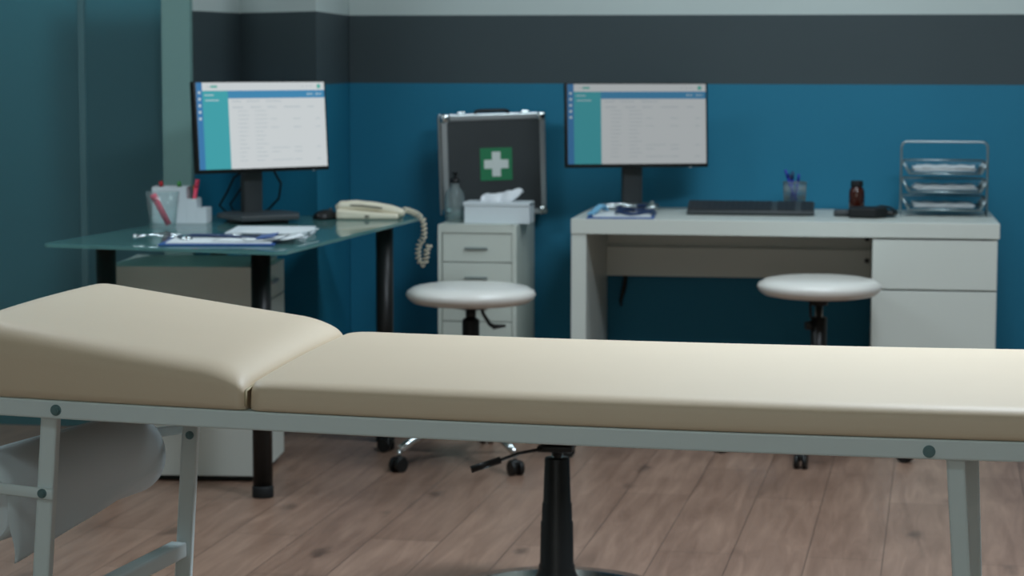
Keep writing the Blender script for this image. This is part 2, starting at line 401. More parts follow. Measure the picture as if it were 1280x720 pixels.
def cushion(name, xa, xb, T, rn, ra, rb, side, ca=0, cb=0, na=90, nb=44, ratio=.62):
    """padded slab between xa and xb; T(x) thickness, rn rounding on the long sides, ra/rb rounding at the ends"""
    m = new('cream'); bm = m.bm
    def S(i, n):  # denser rows at both ends
        t = i/n; return .5-.5*math.cos(PI*t)
    g = []
    def ell(d, r):
        if r <= 0: return 1
        q = max(0, min(1, d/r)); return math.sqrt(max(0, 1-(1-q)**2))
    W = .68
    for i in range(na+1):
        x = xa+(xb-xa)*S(i, na); row = []
        for j in range(nb+1):
            b = S(j, nb)
            y0, y1 = yN(x)+.002, yFar(x)-.002
            # rounded plan corners
            def inset(d, r):
                return r-math.sqrt(max(0, r*r-(r-d)**2)) if d < r else 0
            ins = max(inset(x-xa, ca) if ca else 0, inset(xb-x, cb) if cb else 0)
            ya, yb = y0+ins, y1-ins
            y = ya+(yb-ya)*b
            dn = min(y-ya, yb-y); t = T(x)
            e = ell(dn, rn); ea = ell(x-xa, ra); eb = ell(xb-x, rb)
            f = side+(1-side)*e
            f *= (ratio+(1-ratio)*ea)*(ratio+(1-ratio)*eb)
            crown = .004*math.sin(PI*b)
            z = ZR1+sag(x)+t*f+crown*e
            row.append((x, y, z))
        g.append(row)
    V = [[bm.verts.new(p) for p in r] for r in g]
    for i in range(na):
        for j in range(nb):
            f = bm.faces.new([V[i][j], V[i+1][j], V[i+1][j+1], V[i][j+1]]); f.smooth = True
    # border: down to the rail with a small rounded lower lip
    border = [(i, 0) for i in range(na+1)]+[(na, j) for j in range(1, nb+1)]+[(i, nb) for i in range(na-1, -1, -1)]+[(0, j) for j in range(nb-1, 0, -1)]
    prev = [V[i][j] for i, j in border]
    cx = (xa+xb)/2
    for q in (.6, .25, .06, 0.0):
        cur = []
        for (i, j) in border:
            p = Vector(g[i][j]); base = ZR1+sag(p.x)+.0006
            off = .0
            pt = Vector((p.x, p.y, base+(p.z-base)*q))
            bul = .003*math.sin(PI*min(1, q+.15)) if q > 0 else -.003
            cy = (yN(p.x)+yFar(p.x))/2
            pt.y += bul*(-1 if p.y < cy else 1)*(1 if abs(p.y-cy) > .25 else 0)
            cur.append(bm.verts.new(pt))
        n = len(border)
        for k in range(n):
            f = bm.faces.new([prev[k], prev[(k+1) % n], cur[(k+1) % n], cur[k]]); f.smooth = True
        prev = cur
    f = bm.faces.new(prev); f.smooth = False
    return m.build(name, bed, world=True)
def Thead(x):
    t = (XH-x)/(XH+1.33)
    return .062+.050*min(1.15, t)
def Tmain(x): return .0445
cushion('mattress', XH+.003, X1, Tmain, .030, .05, .05, .58, ca=.02, cb=.05, ratio=.86)
hc = cushion('head_cushion', X0+.005, XH-.002, Thead, .055, .07, .075, .57, ca=.09, cb=.018, ratio=.56)
# piping at the hinge and tiny stitch tails
m = new('seam')
pts = []
for k in range(25):
    b = k/24; y = yN(XH)+.0+(yFar(XH)-yN(XH))*b
    pts.append((XH, y, ZR1+.024+.010*math.sqrt(math.sin(PI*min(max(b, .02), .98)))))
m.tube([(XH, yN(XH)-.001, ZR1+.004), (XH, yN(XH)-.002, ZR1+.016)]+pts, .0022, n=6)
m.build('piping', bed, world=True)
# legs: square tubes, slightly splayed, hung inside the rails
def leg(top, bot, w=.026, d=.026, twist=0):
    m = new('frame')
    t, b = Vector(top), Vector(bot); dv = (t-b).normalized()
    side = Vector((math.cos(twist), math.sin(twist), 0)); dp = dv.cross(side).normalized(); side = dp.cross(dv).normalized()
    rings = []
    for p in (b, t): rings.append([m.bm.verts.new(p+side*w/2*a+dp*d/2*c) for a, c in ((-1, -1), (1, -1), (1, 1), (-1, 1))])
    for i in range(4): m.bm.faces.new([rings[0][i], rings[0][(i+1) % 4], rings[1][(i+1) % 4], rings[1][i]])
    m.bm.faces.new(rings[0][::-1]); m.bm.faces.new(rings[1])
    o = m.build('leg', bed, world=True, bevel=.004)
    new('rubber').b2((b.x-w/2-.002, b.y-d/2-.002, 0), (b.x+w/2+.002, b.y+d/2+.002, .024), bev=.003).build('rubber_foot', o, world=True)
    return o
LN = leg((-1.246, 3.320, .715), (-1.298, 3.320, .012), w=.026, d=.034, twist=R(8))
LF = leg((-1.171, 3.83, .700), (-1.215, 3.83, .012), w=.029, twist=R(8))
RN = leg((.137, 3.168, .712), (.186, 3.168, .012), twist=R(-4))
RF = leg((.183, 3.745, .700), (.215, 3.745, .012), twist=R(-4))
# crossbar between the left legs
m = new('frame'); m.tube([(-1.198, 3.815, .378), (-1.262, 3.345, .372)], 0, square=(.032, .028)); m.build('crossbar', bed, world=True, bevel=.004)
m = new('frame'); m.tube([(.168, 3.19, .22), (.205, 3.73, .22)], 0, square=(.022, .03)); m.build('crossbar', bed, world=True, bevel=.004)
# bolts on the near rail
def bolt(x, y, z, r=.0065, name='bolt', n=6, par=None):
    m = new('bolt'); m.cyl((x, y, z), (x, y-.006, z), r, n=6); m.cyl((x, y-.006, z), (x, y-.008, z), r*.55, n=12)
    m.cyl((x, y+.001, z), (x, y-.0015, z), r*1.35, n=20)
    return m.build(name, par or bed, world=True)
bolt(-1.222, yN(-1.222)+.001, .7125)
bolt(.100, yN(.100)+.001, .7115+sag(.1))
bolt(-1.176, 3.816, .585, .0055)
# paper roll holder arms
m = new('frame')
m.box((-1.30, 3.2985, .580), (.125, .008, .018), rot=Matrix.Rotation(R(5), 4, 'Y'), bev=.003)
m.build('roll_bracket', bed, world=True); bolt(-1.255, 3.294, .577, .0055)
m = new('frame'); m.box((-1.255, 3.862, .580), (.17, .006, .018), rot=Matrix.Rotation(R(-8), 4, 'Y'), bev=.002); m.build('roll_bracket', bed, world=True)

# paper roll
pr = thing('paper_roll', 'large roll of white couch paper hanging under the head of the examination table', 'paper roll', (-1.32, 3.58, .54))
A = Vector((-1.392, 3.345, .549)); Bv = Vector((-1.298, 3.845, .545)); ax = (Bv-A).normalized()
def roll_pt(p, ang, r):
    s = ax.cross(Vector((0, 0, 1))).normalized()
    return p+s*math.cos(ang)*r+Vector((0, 0, 1))*math.sin(ang)*r
m = new('paper')
n = 64; NL = 10; rings = []
for k in range(NL+1):
    p = A.lerp(Bv, k/NL); rings.append([m.bm.verts.new(roll_pt(p, 2*PI*i/n, .0735*(1+.006*math.sin(3*i*2*PI/n+k*.7)))) for i in range(n)])
for k in range(NL):
    for i in range(n):
        f = m.bm.faces.new([rings[k][i], rings[k][(i+1) % n], rings[k+1][(i+1) % n], rings[k+1][i]]); f.smooth = True
for p, rg, rev in ((A, rings[0], False), (Bv, rings[-1], True)):
    inner = [m.bm.verts.new(roll_pt(p, 2*PI*i/n, .050)) for i in range(n)]
    mid = [m.bm.verts.new(roll_pt(p, 2*PI*i/n, .068)+ax*(.002 if not rev else -.002)) for i in range(n)]
    for i in range(n):
        m.bm.faces.new([rg[i], rg[(i+1) % n], mid[(i+1) % n], mid[i]]); m.bm.faces.new([mid[i], mid[(i+1) % n], inner[(i+1) % n], inner[i]])
m.build('roll', pr, world=True)
m = new('core'); m.cyl(A-ax*.003, Bv+ax*.003, .051, n=32); m.cyl(A-ax*.03, Bv+ax*.016, .009, n=20); m.build('core', pr, world=True)
# hanging end: leaves the roll at the side facing the legs and drops
m = new('rollsheet'); NS = 24; cols = []; nk = 20
for k in range(nk+1):
    p = A.lerp(Bv, .0+.985*k/nk); col = []
    side = ax.cross(Vector((0, 0, 1))).normalized()
    if side.x < 0: side = -side
    for q in range(NS+1):
        t = q/NS; a0 = R(88-103*min(1, t/.45))
        if t < .45: v = p+side*math.cos(a0)*.0742+Vector((0, 0, 1))*math.sin(a0)*.0742
        else:
            u = (t-.45)/.55; p0 = p+side*math.cos(R(-15))*.0742+Vector((0, 0, 1))*math.sin(R(-15))*.0742
            v = p0+Vector((0, 0, -1))*u*(.074+.004*math.sin(k*.45+.5))*(1-.72*(k/nk)**1.2)-side*u*u*.022*(k/nk)+side*(.004*math.sin(u*3+k*.5))*u
        v = v-ax*(.010*math.sin(t*5)+.004)*(1 if k == 0 else 0)
        col.append(m.bm.verts.new(v))
    cols.append(col)
for k in range(nk):
    for q in range(NS):
        f = m.bm.faces.new([cols[k][q], cols[k+1][q], cols[k+1][q+1], cols[k][q+1]]); f.smooth = True
o = m.build('hanging_sheet', pr, world=True); so = o.modifiers.new('s', 'SOLIDIFY'); so.thickness = .0014; so.offset = 1

# ------------------------------------------------------------------ white desk
dk = thing('desk', 'white laminate desk with a drawer cabinet on its right, against the blue wall', 'desk', (-.953, 7.393, 0))
m = new('white').b2((0, 0, .68), (1.40, .65, .73)); m.build('desktop', dk, bevel=.0015)
new('white').b2((.001, .004, 0), (.051, .645, .679)).build('side_panel', dk, bevel=.001)
new('white').b2((.052, .600, .485), (.992, .618, .59)).build('back_rail', dk, bevel=.001)
new('white').b2((.052, .622, .575), (.992, .638, .6795)).build('back_panel', dk, bevel=.001)
m = new('white').b2((.993, .022, 0), (1.011, .645, .679)); m.b2((1.377, .022, 0), (1.395, .645, .679)); m.b2((1.011, .63, 0), (1.377, .645, .679)); m.b2((1.011, .022, .0), (1.377, .63, .05)); m.b2((1.011, .03, .497), (1.377, .63, .509))
m.build('cabinet_body', dk)
new('white').b2((.994, .003, .512), (1.394, .021, .674)).build('drawer', dk, bevel=.0015)
new('white').b2((.994, .003, .052), (1.394, .021, .506)).build('door', dk, bevel=.0015)
for y, z in ((.6215, .628), (.5995, .552)):
    m = new('black'); m.cyl((.978, y, z), (.978, y-.003, z), .009, n=16); m.build('cam_fitting', dk)
# cable hanging under the desk
m = new('black'); m.tube([(.100, .640, .60), (.105, .640, .52), (.117, .642, .475), (.110, .642, .43), (.100, .643, .39), (.102, .643, .37)], [.004, .005, .008, .009, .006, .004], n=8)
tag(m.build('power_cable', loc=(-.953, 7.393, 0)), 'short dark cable hanging under the left end of the white desk', 'cable')

# ------------------------------------------------------------------ monitors
def mk_emit(name, c, s):
    M[name] = mat(name, tuple(int(v*.25) for v in c), .35, emit=c, es=s, spec=.3)
def monitor(loc, rz, label, tilt, br, z_panel, suffix, post_h, base_rot=0, bs=1):
    t = thing('monitor', label, 'monitor', loc, rz, 'desk monitors')
    for n, c in (('page', (226, 232, 234)), ('bar', (74, 150, 196)), ('side', (74, 178, 188)), ('strip', (68, 134, 190)), ('ink', (176, 192, 200)), ('lightink', (214, 232, 238)), ('logo', (90, 190, 176))):
        mk_emit('screen_'+n+suffix, c, br)
    T = Matrix.Rotation(R(-tilt), 4, 'X')
    W, H = .510, .293
    # panel: local x right, y depth (front at -y), z up; centre height z_panel
    def place(mb):
        mb.bm.transform(Matrix.Translation((0, -.035, z_panel)) @ T); return mb
    m = new('black'); m.box((0, .012, 0), (W, .024, H), bev=.004); m.box((0, .034, -.02), (.26, .03, .2), bev=.01); place(m)
    hous = m.build('housing', t)
    # screen: page drawn in thin layers
    m = MB(); w, h = .494, .276; y = -.0012
    def rect(mn, x0, z0, x1, z1, lay):   # 0..1, z from the top
        m.m('screen_'+mn+suffix)
        X0_, X1_ = -w/2+w*x0, -w/2+w*x1; Z0_, Z1_ = h/2+.004-h*z0, h/2+.004-h*z1
        yy = y-lay*.0003
        m.quad([(X0_, yy, Z1_), (X1_, yy, Z1_), (X1_, yy, Z0_), (X0_, yy, Z0_)])
    rect('page', 0, 0, 1, 1, 0); rect('strip', 0, 0, .045, 1, 1); rect('side', .045, .095, .24, 1, 1); rect('bar', .24, .095, 1, .185, 1)
    rnd = random.Random(5)
    rect('ink', .08, .045, .11, .052, 1); rect('logo', .11, .035, .16, .060, 1)
    for k in range(5): rect('lightink', .014, .10+k*.075, .031, .13+k*.075, 2)
    rect('lightink', .06, .14, .13, .15, 2); rect('lightink', .065, .2, .17, .21, 2)
    for k in range(3): rect('ink', .82+k*.035, .045, .83+k*.035, .056, 1)
    # round avatar
    m.m('screen_logo'+suffix); cx, cz = -w/2+w*.955, h/2+.004-h*.05
    m.bm.faces.new([m.bm.verts.new((cx+.0075*math.cos(a*PI/8), y-.0003, cz+.0075*math.sin(a*PI/8))) for a in range(16)]).material_index = m.cur
    for x in (.86, .93): rect('lightink', x, .13, x+.012, .15, 2); rect('lightink', x+.018, .135, x+.045, .145, 2)
    for x0, x1 in ((.265, .34), (.38, .48), (.53, .65)): rect('ink', x0, .215, x1, .222, 2)
    for x0, x1 in ((.27, .35), (.41, .49), (.54, .61), (.67, .80), (.86, .91)): rect('ink', x0, .285, x1, .292, 2)
    for r_ in range(13):
        z = .33+r_*.048
        rect('ink', .31, z, .31+.05+.04*rnd.random(), z+.005, 2); rect('ink', .44, z, .44+.05+.05*rnd.random(), z+.005, 2)
        if r_ in (2, 4, 9, 10, 12):
            rect('ink', .56, z, .56+.12*rnd.random()+.05, z+.005, 2); rect('ink', .74, z, .80, z+.006, 2)
        if r_ in (2, 4, 9, 12): rect('ink', .92, z, .955, z+.006, 2)
    place(m); m.build('screen', t)
    m = new('alu'); m.box((.19, -.0012, -.147), (.008, .003, .004)); place(m); m.build('power_light', t)
    # stand
    m = new('dgrey'); m.box((0, .035, .012+post_h/2), (.072, .028, post_h), bev=.006); m.box((0, .02, z_panel-.05), (.1, .03, .09), bev=.006)
    m.build('post', t)
    m = new('dgrey'); m.prism([(-.06, -.25), (.135, -.16), (.14, -.03), (.09, .08), (-.09, .08), (-.14, -.05)], .012, .028); m.prism([(-.10, -.12), (.10, -.12), (.10, -.02), (.07, .06), (-.07, .06), (-.10, -.02)], .0, .0121)
    
    bmesh.ops.scale(m.bm, vec=(bs, bs, 1), verts=m.bm.verts)
    b = m.build('base', t, bevel=.003, rotz=base_rot)
    return t
m1 = monitor((-1.938, 7.065, .735), R(49), 'monitor with a bright page, standing on the green glass desk', 4, .72, .306, '_a', .26, R(-32), .95)
m2 = monitor((-.783, 7.80, .730), R(20), 'monitor with a dimmer page, standing on the white desk', 4, .42, .302, '_b', .26, R(-15), .62)
# cables behind the left monitor
m = new('black')
m.tube([(-1.99, 7.12, .90), (-2.04, 7.15, .87), (-2.07, 7.17, .82), (-2.10, 7.18, .775), (-2.07, 7.19, .743), (-2.02, 7.2, .741), (-1.98, 7.2, .745), (-1.94, 7.2, .76), (-1.90, 7.19, .80), (-1.89, 7.18, .85), (-1.91, 7.15, .90)], .004, n=8)
m.tube([(-1.985, 7.12, .88), (-2.02, 7.15, .83), (-2.06, 7.17, .78), (-2.05, 7.19, .745), (-2.0, 7.21, .741)], .0035, n=8)
tag(m.build('monitor_cable', loc=(0, 0, 0)), 'black cables looping behind the stand of the monitor on the glass desk', 'cable')

# ------------------------------------------------------------------ things on the white desk
ZD = .7303
def clipboard(loc, rz, w, d, label, thick=.004):
    t = thing('clipboard', label, 'clipboard', loc, rz, 'blue clipboards')
    new('blue').box((0, 0, thick/2), (w, d, thick), bev=.0015).build('board', t)
    new('sheet').box((.004, -.004, thick+.002), (w-.03, d-.05, .003)).build('sheet', t)
    m = new('alu'); m.box((0, d/2-.02, thick+.006), (.1, .02, .008), bev=.003); m.cyl((-.045, d/2-.008, thick+.009), (.045, d/2-.008, thick+.009), .004, n=10); m.build('clip', t)
    return t
cb = clipboard((-.800, 7.56, ZD), R(4), .225, .31, 'blue clipboard under a stethoscope at the left end of the white desk')
def stethoscope(loc, rz, label, scale=1, kind=0):
    t = thing('stethoscope', label, 'stethoscope', loc, rz, 'stethoscopes')
    s = scale
    if kind == 0:
        loop = [(.062*s*math.cos(a)+.050, .105*s*math.sin(a)-.015, .006+.004*math.sin(a*2)**2) for a in [k*2*PI/30 for k in range(30)]]
        m = new('navy'); m.tube(loop, .0055, n=10, closed=True)
        loop2 = [(.066*s*math.cos(a)+.046, .118*s*math.sin(a)-.005, .014+.006*math.sin(a)) for a in [-.6+k*3.4/20 for k in range(21)]]
        m.tube(loop2, .005, n=10)
        m.build('tubing', t)
        m = new('chrome')
        m.tube([(-.075, .04, .014), (-.07, .075, .026), (-.03, .085, .026), (.05, .07, .024)], .003, n=8)
        m.tube([(-.07, .05, .014), (-.055, .06, .018), (0, .065, .02), (.05, .06, .022)], .003, n=8)
        m.build('ear_tube', t)
        m = new('chrome'); m.lathe([(.021, 0), (.023, .003), (.020, .010), (.009, .014), (.007, .024), (.0001, .026)], (.105, .02, .016), n=28); m.build('chest_piece', t)
        m = new('chrome'); 
        for p in ((-.078, .035, .014), (-.074, .062, .018)): m.lathe([(.0001, -.006), (.005, -.004), (.006, 0), (.004, .005), (.0001, .006)], p, n=14)
        m.build('ear_tip', t)
    else:
        m = new('navy')
        m.tube([(.0, 0, .008), (.04, .015, .012), (.09, .02, .012), (.14, .0, .010), (.20, -.012, .009), (.24, -.03, .009)], .005, n=10)
        m.tube([(.0, 0, .008), (.03, .035, .010), (.09, .05, .010), (.15, .04, .010)], .005, n=10)
        m.build('tubing', t)
        m = new('chrome')
        m.tube([(-.12, -.005, .012), (-.09, .004, .012), (-.05, 0, .010), (0, 0, .009)], .0032, n=8)
        m.tube([(-.115, -.035, .008), (-.08, -.012, .014), (-.04, .015, .018), (.01, .01, .010)], .0032, n=8)
        m.build('ear_tube', t)
        m = new('chrome'); m.lathe([(.019, 0), (.021, .003), (.018, .010), (.008, .013), (.0001, .016)], (.03, -.04, .002), n=28); m.build('chest_piece', t)
        m = new('chrome')
        for p in ((-.125, -.005, .010), (-.118, -.037, .009)): m.lathe([(.0001, -.008), (.006, -.005), (.008, 0), (.005, .006), (.0001, .008)], p, n=14)
        m.build('ear_tip', t)
    return t
stethoscope((-.805, 7.56, ZD+.0085), 0, 'navy stethoscope coiled on the blue clipboard on the white desk', 1, 0)
# light blue crumpled tag behind the clipboard
m = MB().m('sheetblue') if False else None
M['paleblue'] = mat('pale_blue_ribbon', (120, 176, 208), .5)
m = new('paleblue'); m.tube([(-.895, 7.46, ZD+.012), (-.890, 7.52, ZD+.016), (-.882, 7.57, ZD+.026), (-.872, 7.60, ZD+.034), (-.862, 7.62, ZD+.014)], 0, square=(.024, .005))
tag(m.build('ribbon', loc=(0, 0, 0)), 'pale blue band curled over the left corner of the clipboard on the white desk', 'band')

kb = thing('keyboard', 'long dark keyboard standing tilted in the middle of the white desk', 'keyboard', (-.372, 7.705, ZD), R(1))
rot = Matrix.Rotation(R(13), 4, 'X')
m = new('dgrey'); m.box((0, 0, .022), (.432, .125, .016), rot=rot, bev=.004); m.build('case', kb)
for blk in (range(0, 14), range(15, 18), range(19, 21)):
  m = new('key')
  for r_ in range(5):
    for c_ in blk:
        mt_ = Matrix.Translation((0, 0, .022)) @ rot @ Matrix.Translation((-.202+c_*.0202, -.045+r_*.021, .009))
        t_ = bmesh.new(); bmesh.ops.create_cube(t_, size=1); bmesh.ops.scale(t_, vec=(.0192, .0195, .006), verts=t_.verts); t_.transform(mt_); m.merge(t_)
  m.build('key_block', kb)
m = new('dgrey'); m.box((0, .056, .019), (.39, .01, .036)); m.build('rear_foot', kb)

def cup_mesh(mb, r0, r1, h, t, n=32, square=False):
    if square:
        pass
    mb.lathe([(r0, 0), (r1, h), (r1-t, h), (r0-t, t)], n=n)
pc = thing('pen_cup', 'grey wire mesh pen cup behind the keyboard on the white desk', 'pen cup', (-.228, 7.875, ZD))
m = MB().m('mesh')
for k in range(28):
    a = 2*PI*k/28; a2 = a+.35
    for q in (a2, a-.35): m.tube([(.036*math.cos(a), .036*math.sin(a), .003), (.040*math.cos(q), .040*math.sin(q), .103)], .0011, n=5)
m.build('mesh_wall', pc)
m = new('mesh'); m.tube([(.0405*math.cos(2*PI*k/24), .0405*math.sin(2*PI*k/24), .103) for k in range(24)], .0022, n=8, closed=True)
m.build('rim', pc)
m = new('mesh'); m.lathe([(.0365, 0), (.0365, .004)], n=24); m.build('cup_base', pc)
def pen(p0, p1, mt_, label, capm=None, r=.0045, name='pen', cat='pen', group=None):
    p0, p1 = Vector(p0), Vector(p1)
    t = thing(name, label, cat, p0, 0, group)
    d = p1-p0
    new(mt_).cyl((0, 0, 0), d*.82, r, n=12).build('barrel', t)
    m = new(capm or mt_); m.cyl(d*.8, d, r*1.15, r*1.05, n=12); m.build('cap', t)
    return t
pg = 'pens in the mesh cup'
pen((-.215, 7.87, ZD+.006), (-.262, 7.868, ZD+.147), 'penblue', 'blue pen leaning furthest left in the mesh cup', group=pg)
pen((-.24, 7.885, ZD+.006), (-.236, 7.89, ZD+.140), 'penblue', 'upright dark blue pen in the middle of the mesh cup', 'navy', group=pg)
pen((-.228, 7.865, ZD+.006), (-.214, 7.86, ZD+.132), 'penblue', 'blue pen leaning furthest right in the mesh cup', group=pg)
pen((-.22, 7.88, ZD+.006), (-.247, 7.895, ZD+.130), 'navy', 'short dark pen behind the others in the mesh cup', group=pg)

bt = thing('medicine_bottle', 'small brown glass medicine bottle with a dark cap behind the black case', 'bottle', (-.014, 7.79, ZD))
new('amber').lathe([(.024, 0), (.0265, .003), (.0265, .078), (.024, .087), (.0185, .093), (.0175, .098), (.0001, .099)], n=32, cap=False).build('body', bt)
new('blackm').lathe([(.0205, .095), (.021, .097), (.021, .112), (.0195, .115), (.0001, .1155)], n=32, cap=False).build('cap', bt)

bp = thing('blood_pressure_monitor', 'black blood pressure device with its cuff lying right of the brown bottle', 'medical device', (.02, 7.66, ZD))
m = new('blackm'); m.prism([(-.060, -.08), (.03, -.095), (.07, -.05), (.06, .03), (-.03, .045), (-.06, .0)], .002, .034); m.build('body', bp, bevel=.006)
m = new('black'); m.box((.055, .0, .016), (.09, .08, .018), rot=Matrix.Rotation(R(-12), 4, 'Z') @ Matrix.Rotation(R(4), 4, 'Y'), bev=.006); m.build('cuff', bp)
m = new('dgrey'); m.box((-.075, .02, .012), (.07, .06, .02), bev=.005); m.build('pouch', bp)
m = new('blackm'); m.tube([(.03, .03, .03), (.05, .05, .034), (.08, .04, .03), (.095, .01, .022)], .004, n=8); m.build('hose', bp)

# file tray
ft = thing('file_tray', 'three tier silver wire file tray at the right end of the white desk', 'file tray', (.280, 7.80, ZD))
def arch(y):
    w, h = .145, .250
    p = [(-w, y, .0)]+[(-w, y, h*k/6) for k in range(1, 6)]
    for k in range(7):
        a = PI-k*PI/12; p.append((-w+.02+.02*math.cos(a), y, h-.02+.02*math.sin(a)))
    for k in range(7):
        a = PI/2-k*PI/12; p.append((w-.02+.02*math.cos(a), y, h-.02+.02*math.sin(a)))
    p += [(w, y, h*k/6) for k in range(5, 0, -1)]+[(w, y, 0)]
    return p
m = new('tray'); m.tube(arch(.0), .0040, n=10); m.build('hoop', ft)
for sx in (-1, 1):
    m = new('tray'); m.tube([(sx*.145, -.11, .004), (sx*.145, .13, .004)], .0035, n=8); m.build('skid', ft)
for lev, z in enumerate((.024, .084, .146)):
    m = new('tray')
    zt = z+.036
    # floor wires, rim and slanted sides
    m.tube([(-.118, -.105, z), (.118, -.105, z)], .0036, n=8); m.tube([(-.118, .135, z), (.118, .135, z)], .003, n=8)
    for s in (-1, 1):
        m.tube([(s*.118, -.105, z), (s*.139, -.105, zt)], .0046, n=8); m.tube([(s*.118, .135, z), (s*.139, .135, zt)], .003, n=8)
        m.tube([(s*.139, -.105, zt), (s*.139, .135, zt)], .003, n=8); m.tube([(s*.118, -.105, z), (s*.118, .135, z)], .003, n=8)
        for k in range(9):
            yy = -.09+k*.026; m.tube([(s*.118, yy, z), (s*.139, yy, zt)], .001, n=5)
    m.tube([(-.139, .135, zt), (.139, .135, zt)], .003, n=8)
    for k in range(24): xx = -.112+k*.00975; m.tube([(xx, -.105, z), (xx, .135, z)], .001, n=5)
    for k in range(24): xx = -.125+k*.01087; m.tube([(xx*.9, .135, z), (xx, .135, zt)], .001, n=5)
    m.build('shelf_basket', ft)
def papers(loc, w, d, n, label, seed, rz=0, h=.012):
    rnd = random.Random(seed)
    m = new('sheet'); N = 12
    for k in range(n):
        zb = h*k/n; dx = rnd.uniform(-.006, .006); tw = rnd.uniform(-.05, .05); ph = rnd.random()*6
        vs = []
        for i in range(N+1):
            for s in (-1, 1):
                x = -w/2+w*i/N; y = s*d/2
                xr, yr = x*math.cos(tw)-y*math.sin(tw)+dx, x*math.sin(tw)+y*math.cos(tw)
                vs.append((xr, yr, zb+.002+.0035*(math.sin(i*.9+ph)**2)*(1 if k == n-1 else .3)))
        V = [m.bm.verts.new(v) for v in vs]; V2 = [m.bm.verts.new((v[0], v[1], v[2]+h/n*.7)) for v in vs]
        for i in range(N):
            a, b, c_, d_ = 2*i, 2*i+2, 2*i+3, 2*i+1
            m.bm.faces.new([V2[a], V2[b], V2[c_], V2[d_]]); m.bm.faces.new([V[d_], V[c_], V[b], V[a]])
            m.bm.faces.new([V[a], V[b], V2[b], V2[a]]); m.bm.faces.new([V[c_], V[d_], V2[d_], V2[c_]])
        m.bm.faces.new([V[1], V[0], V2[0], V2[1]]); m.bm.faces.new([V[2*N], V[2*N+1], V2[2*N+1], V2[2*N]])
    o = m.build('paper_stack', loc=loc, rotz=rz); tag(o, label, 'papers', 'papers in the wire tray'); return o
papers((.280, 7.812, ZD+.151), .20, .19, 5, 'stack of papers on the top tier of the wire tray', 1, h=.013)
papers((.280, 7.812, ZD+.089), .20, .19, 4, 'stack of papers on the middle tier of the wire tray', 2, h=.011)
papers((.280, 7.812, ZD+.029), .20, .19, 3, 'stack of papers on the bottom tier of the wire tray', 3, h=.009)

# ------------------------------------------------------------------ white drawer unit with first aid case
hu = thing('drawer_unit', 'narrow white metal drawer unit carrying the first aid case', 'drawer unit', (-1.444, 7.60, 0))
W_, D_, H_ = .276, .43, .69
m = new('steelw')
m.b2((0, 0, .03), (.014, D_, H_)); m.b2((W_-.014, 0, .03), (W_, D_, H_)); m.b2((.014, D_-.01, .03), (W_-.014, D_, H_)); m.b2((.014, 0, H_-.028), (W_-.014, D_-.01, H_)); m.b2((.014, 0, .03), (W_-.014, D_-.01, .045))
m.build('cabinet_body', hu, bevel=.0015)
pitch_ = (H_-.028-.045)/6
for k in range(6):
    z1 = H_-.0295-k*pitch_; z0 = z1-pitch_+.003
    d = new('steelw'); d.b2((.016, .004, z0), (W_-.016, .020, z1)); d = d.build('drawer', hu, bevel=.0015)
    hm = new('handlegrey'); zc_ = (z0+z1)/2-.002
    hm.b2((.094, -.004, zc_-.004), (.174, .003, zc_+.004)); hm.build('handle', d, bevel=.001)
for x in (.04, W_-.04):
    for y in (.05, D_-.05): m = new('blackm'); m.cyl((x-.01, y, .017), (x+.01, y, .017), .017, n=20); m.b2((x-.008, y-.008, .02), (x+.008, y+.008, .031)); m.build('caster', hu)

fa = thing('first_aid_case', 'dark first aid case with aluminium edges and a white cross on green', 'first aid case', (-1.306, 7.948, .6905), R(20))
W_, D_, H_ = .372, .10, .362
rl = Matrix.Rotation(R(-1.5), 4, 'Y')
def pl(mb): mb.bm.transform(Matrix.Translation((0, 0, .013)) @ rl); return mb
m = new('caseskin'); m.b2((-W_/2+.006, -D_/2+.004, .006), (W_/2-.006, D_/2-.004, H_-.006)); pl(m).build('shell', fa)
m = new('alu'); e = .019
for y0, y1 in ((-D_/2, -D_/2+.02), (D_/2-.02, D_/2)):
    m.b2((-W_/2, y0, 0), (W_/2, y1, e)); m.b2((-W_/2, y0, H_-e), (W_/2, y1, H_)); m.b2((-W_/2, y0, e), (-W_/2+e, y1, H_-e)); m.b2((W_/2-e, y0, e), (W_/2, y1, H_-e))
pl(m).build('edge_frame', fa, bevel=.003)
for sx in (-1, 1):
    for z in (0.013, H_-.013):
        m = new('chrome'); m.box((sx*(W_/2-.012), -D_/2+.012, z), (.034, .034, .034), bev=.010, seg=3); pl(m).build('corner_cap', fa)
m = new('black'); m.tube([(-.06, -.015, H_), (-.058, -.015, H_+.008), (-.045, -.015, H_+.011), (.045, -.015, H_+.011), (.058, -.015, H_+.008), (.06, -.015, H_)], .0065, n=10); pl(m).build('handle', fa)
for x in (-.115, .115):
    m = new('chrome'); m.b2((x-.014, -.045, H_-.001), (x+.014, .0, H_+.009)); pl(m).build('latch', fa, bevel=.002)
m = new('green'); yF = -D_/2+.0035; m.b2((-.058+.006, yF-.002, .125), (.058+.006, yF+.001, .241)); g = pl(m).build('sign', fa); 
m = new('signwhite'); cx, cz = .006, .183
m.b2((cx-.044, yF-.0032, cz-.0155), (cx+.044, yF-.0015, cz+.0155)); m.b2((cx-.0155, yF-.0033, cz-.044), (cx+.0155, yF-.0016, cz+.044)); pl(m).build('cross', g)

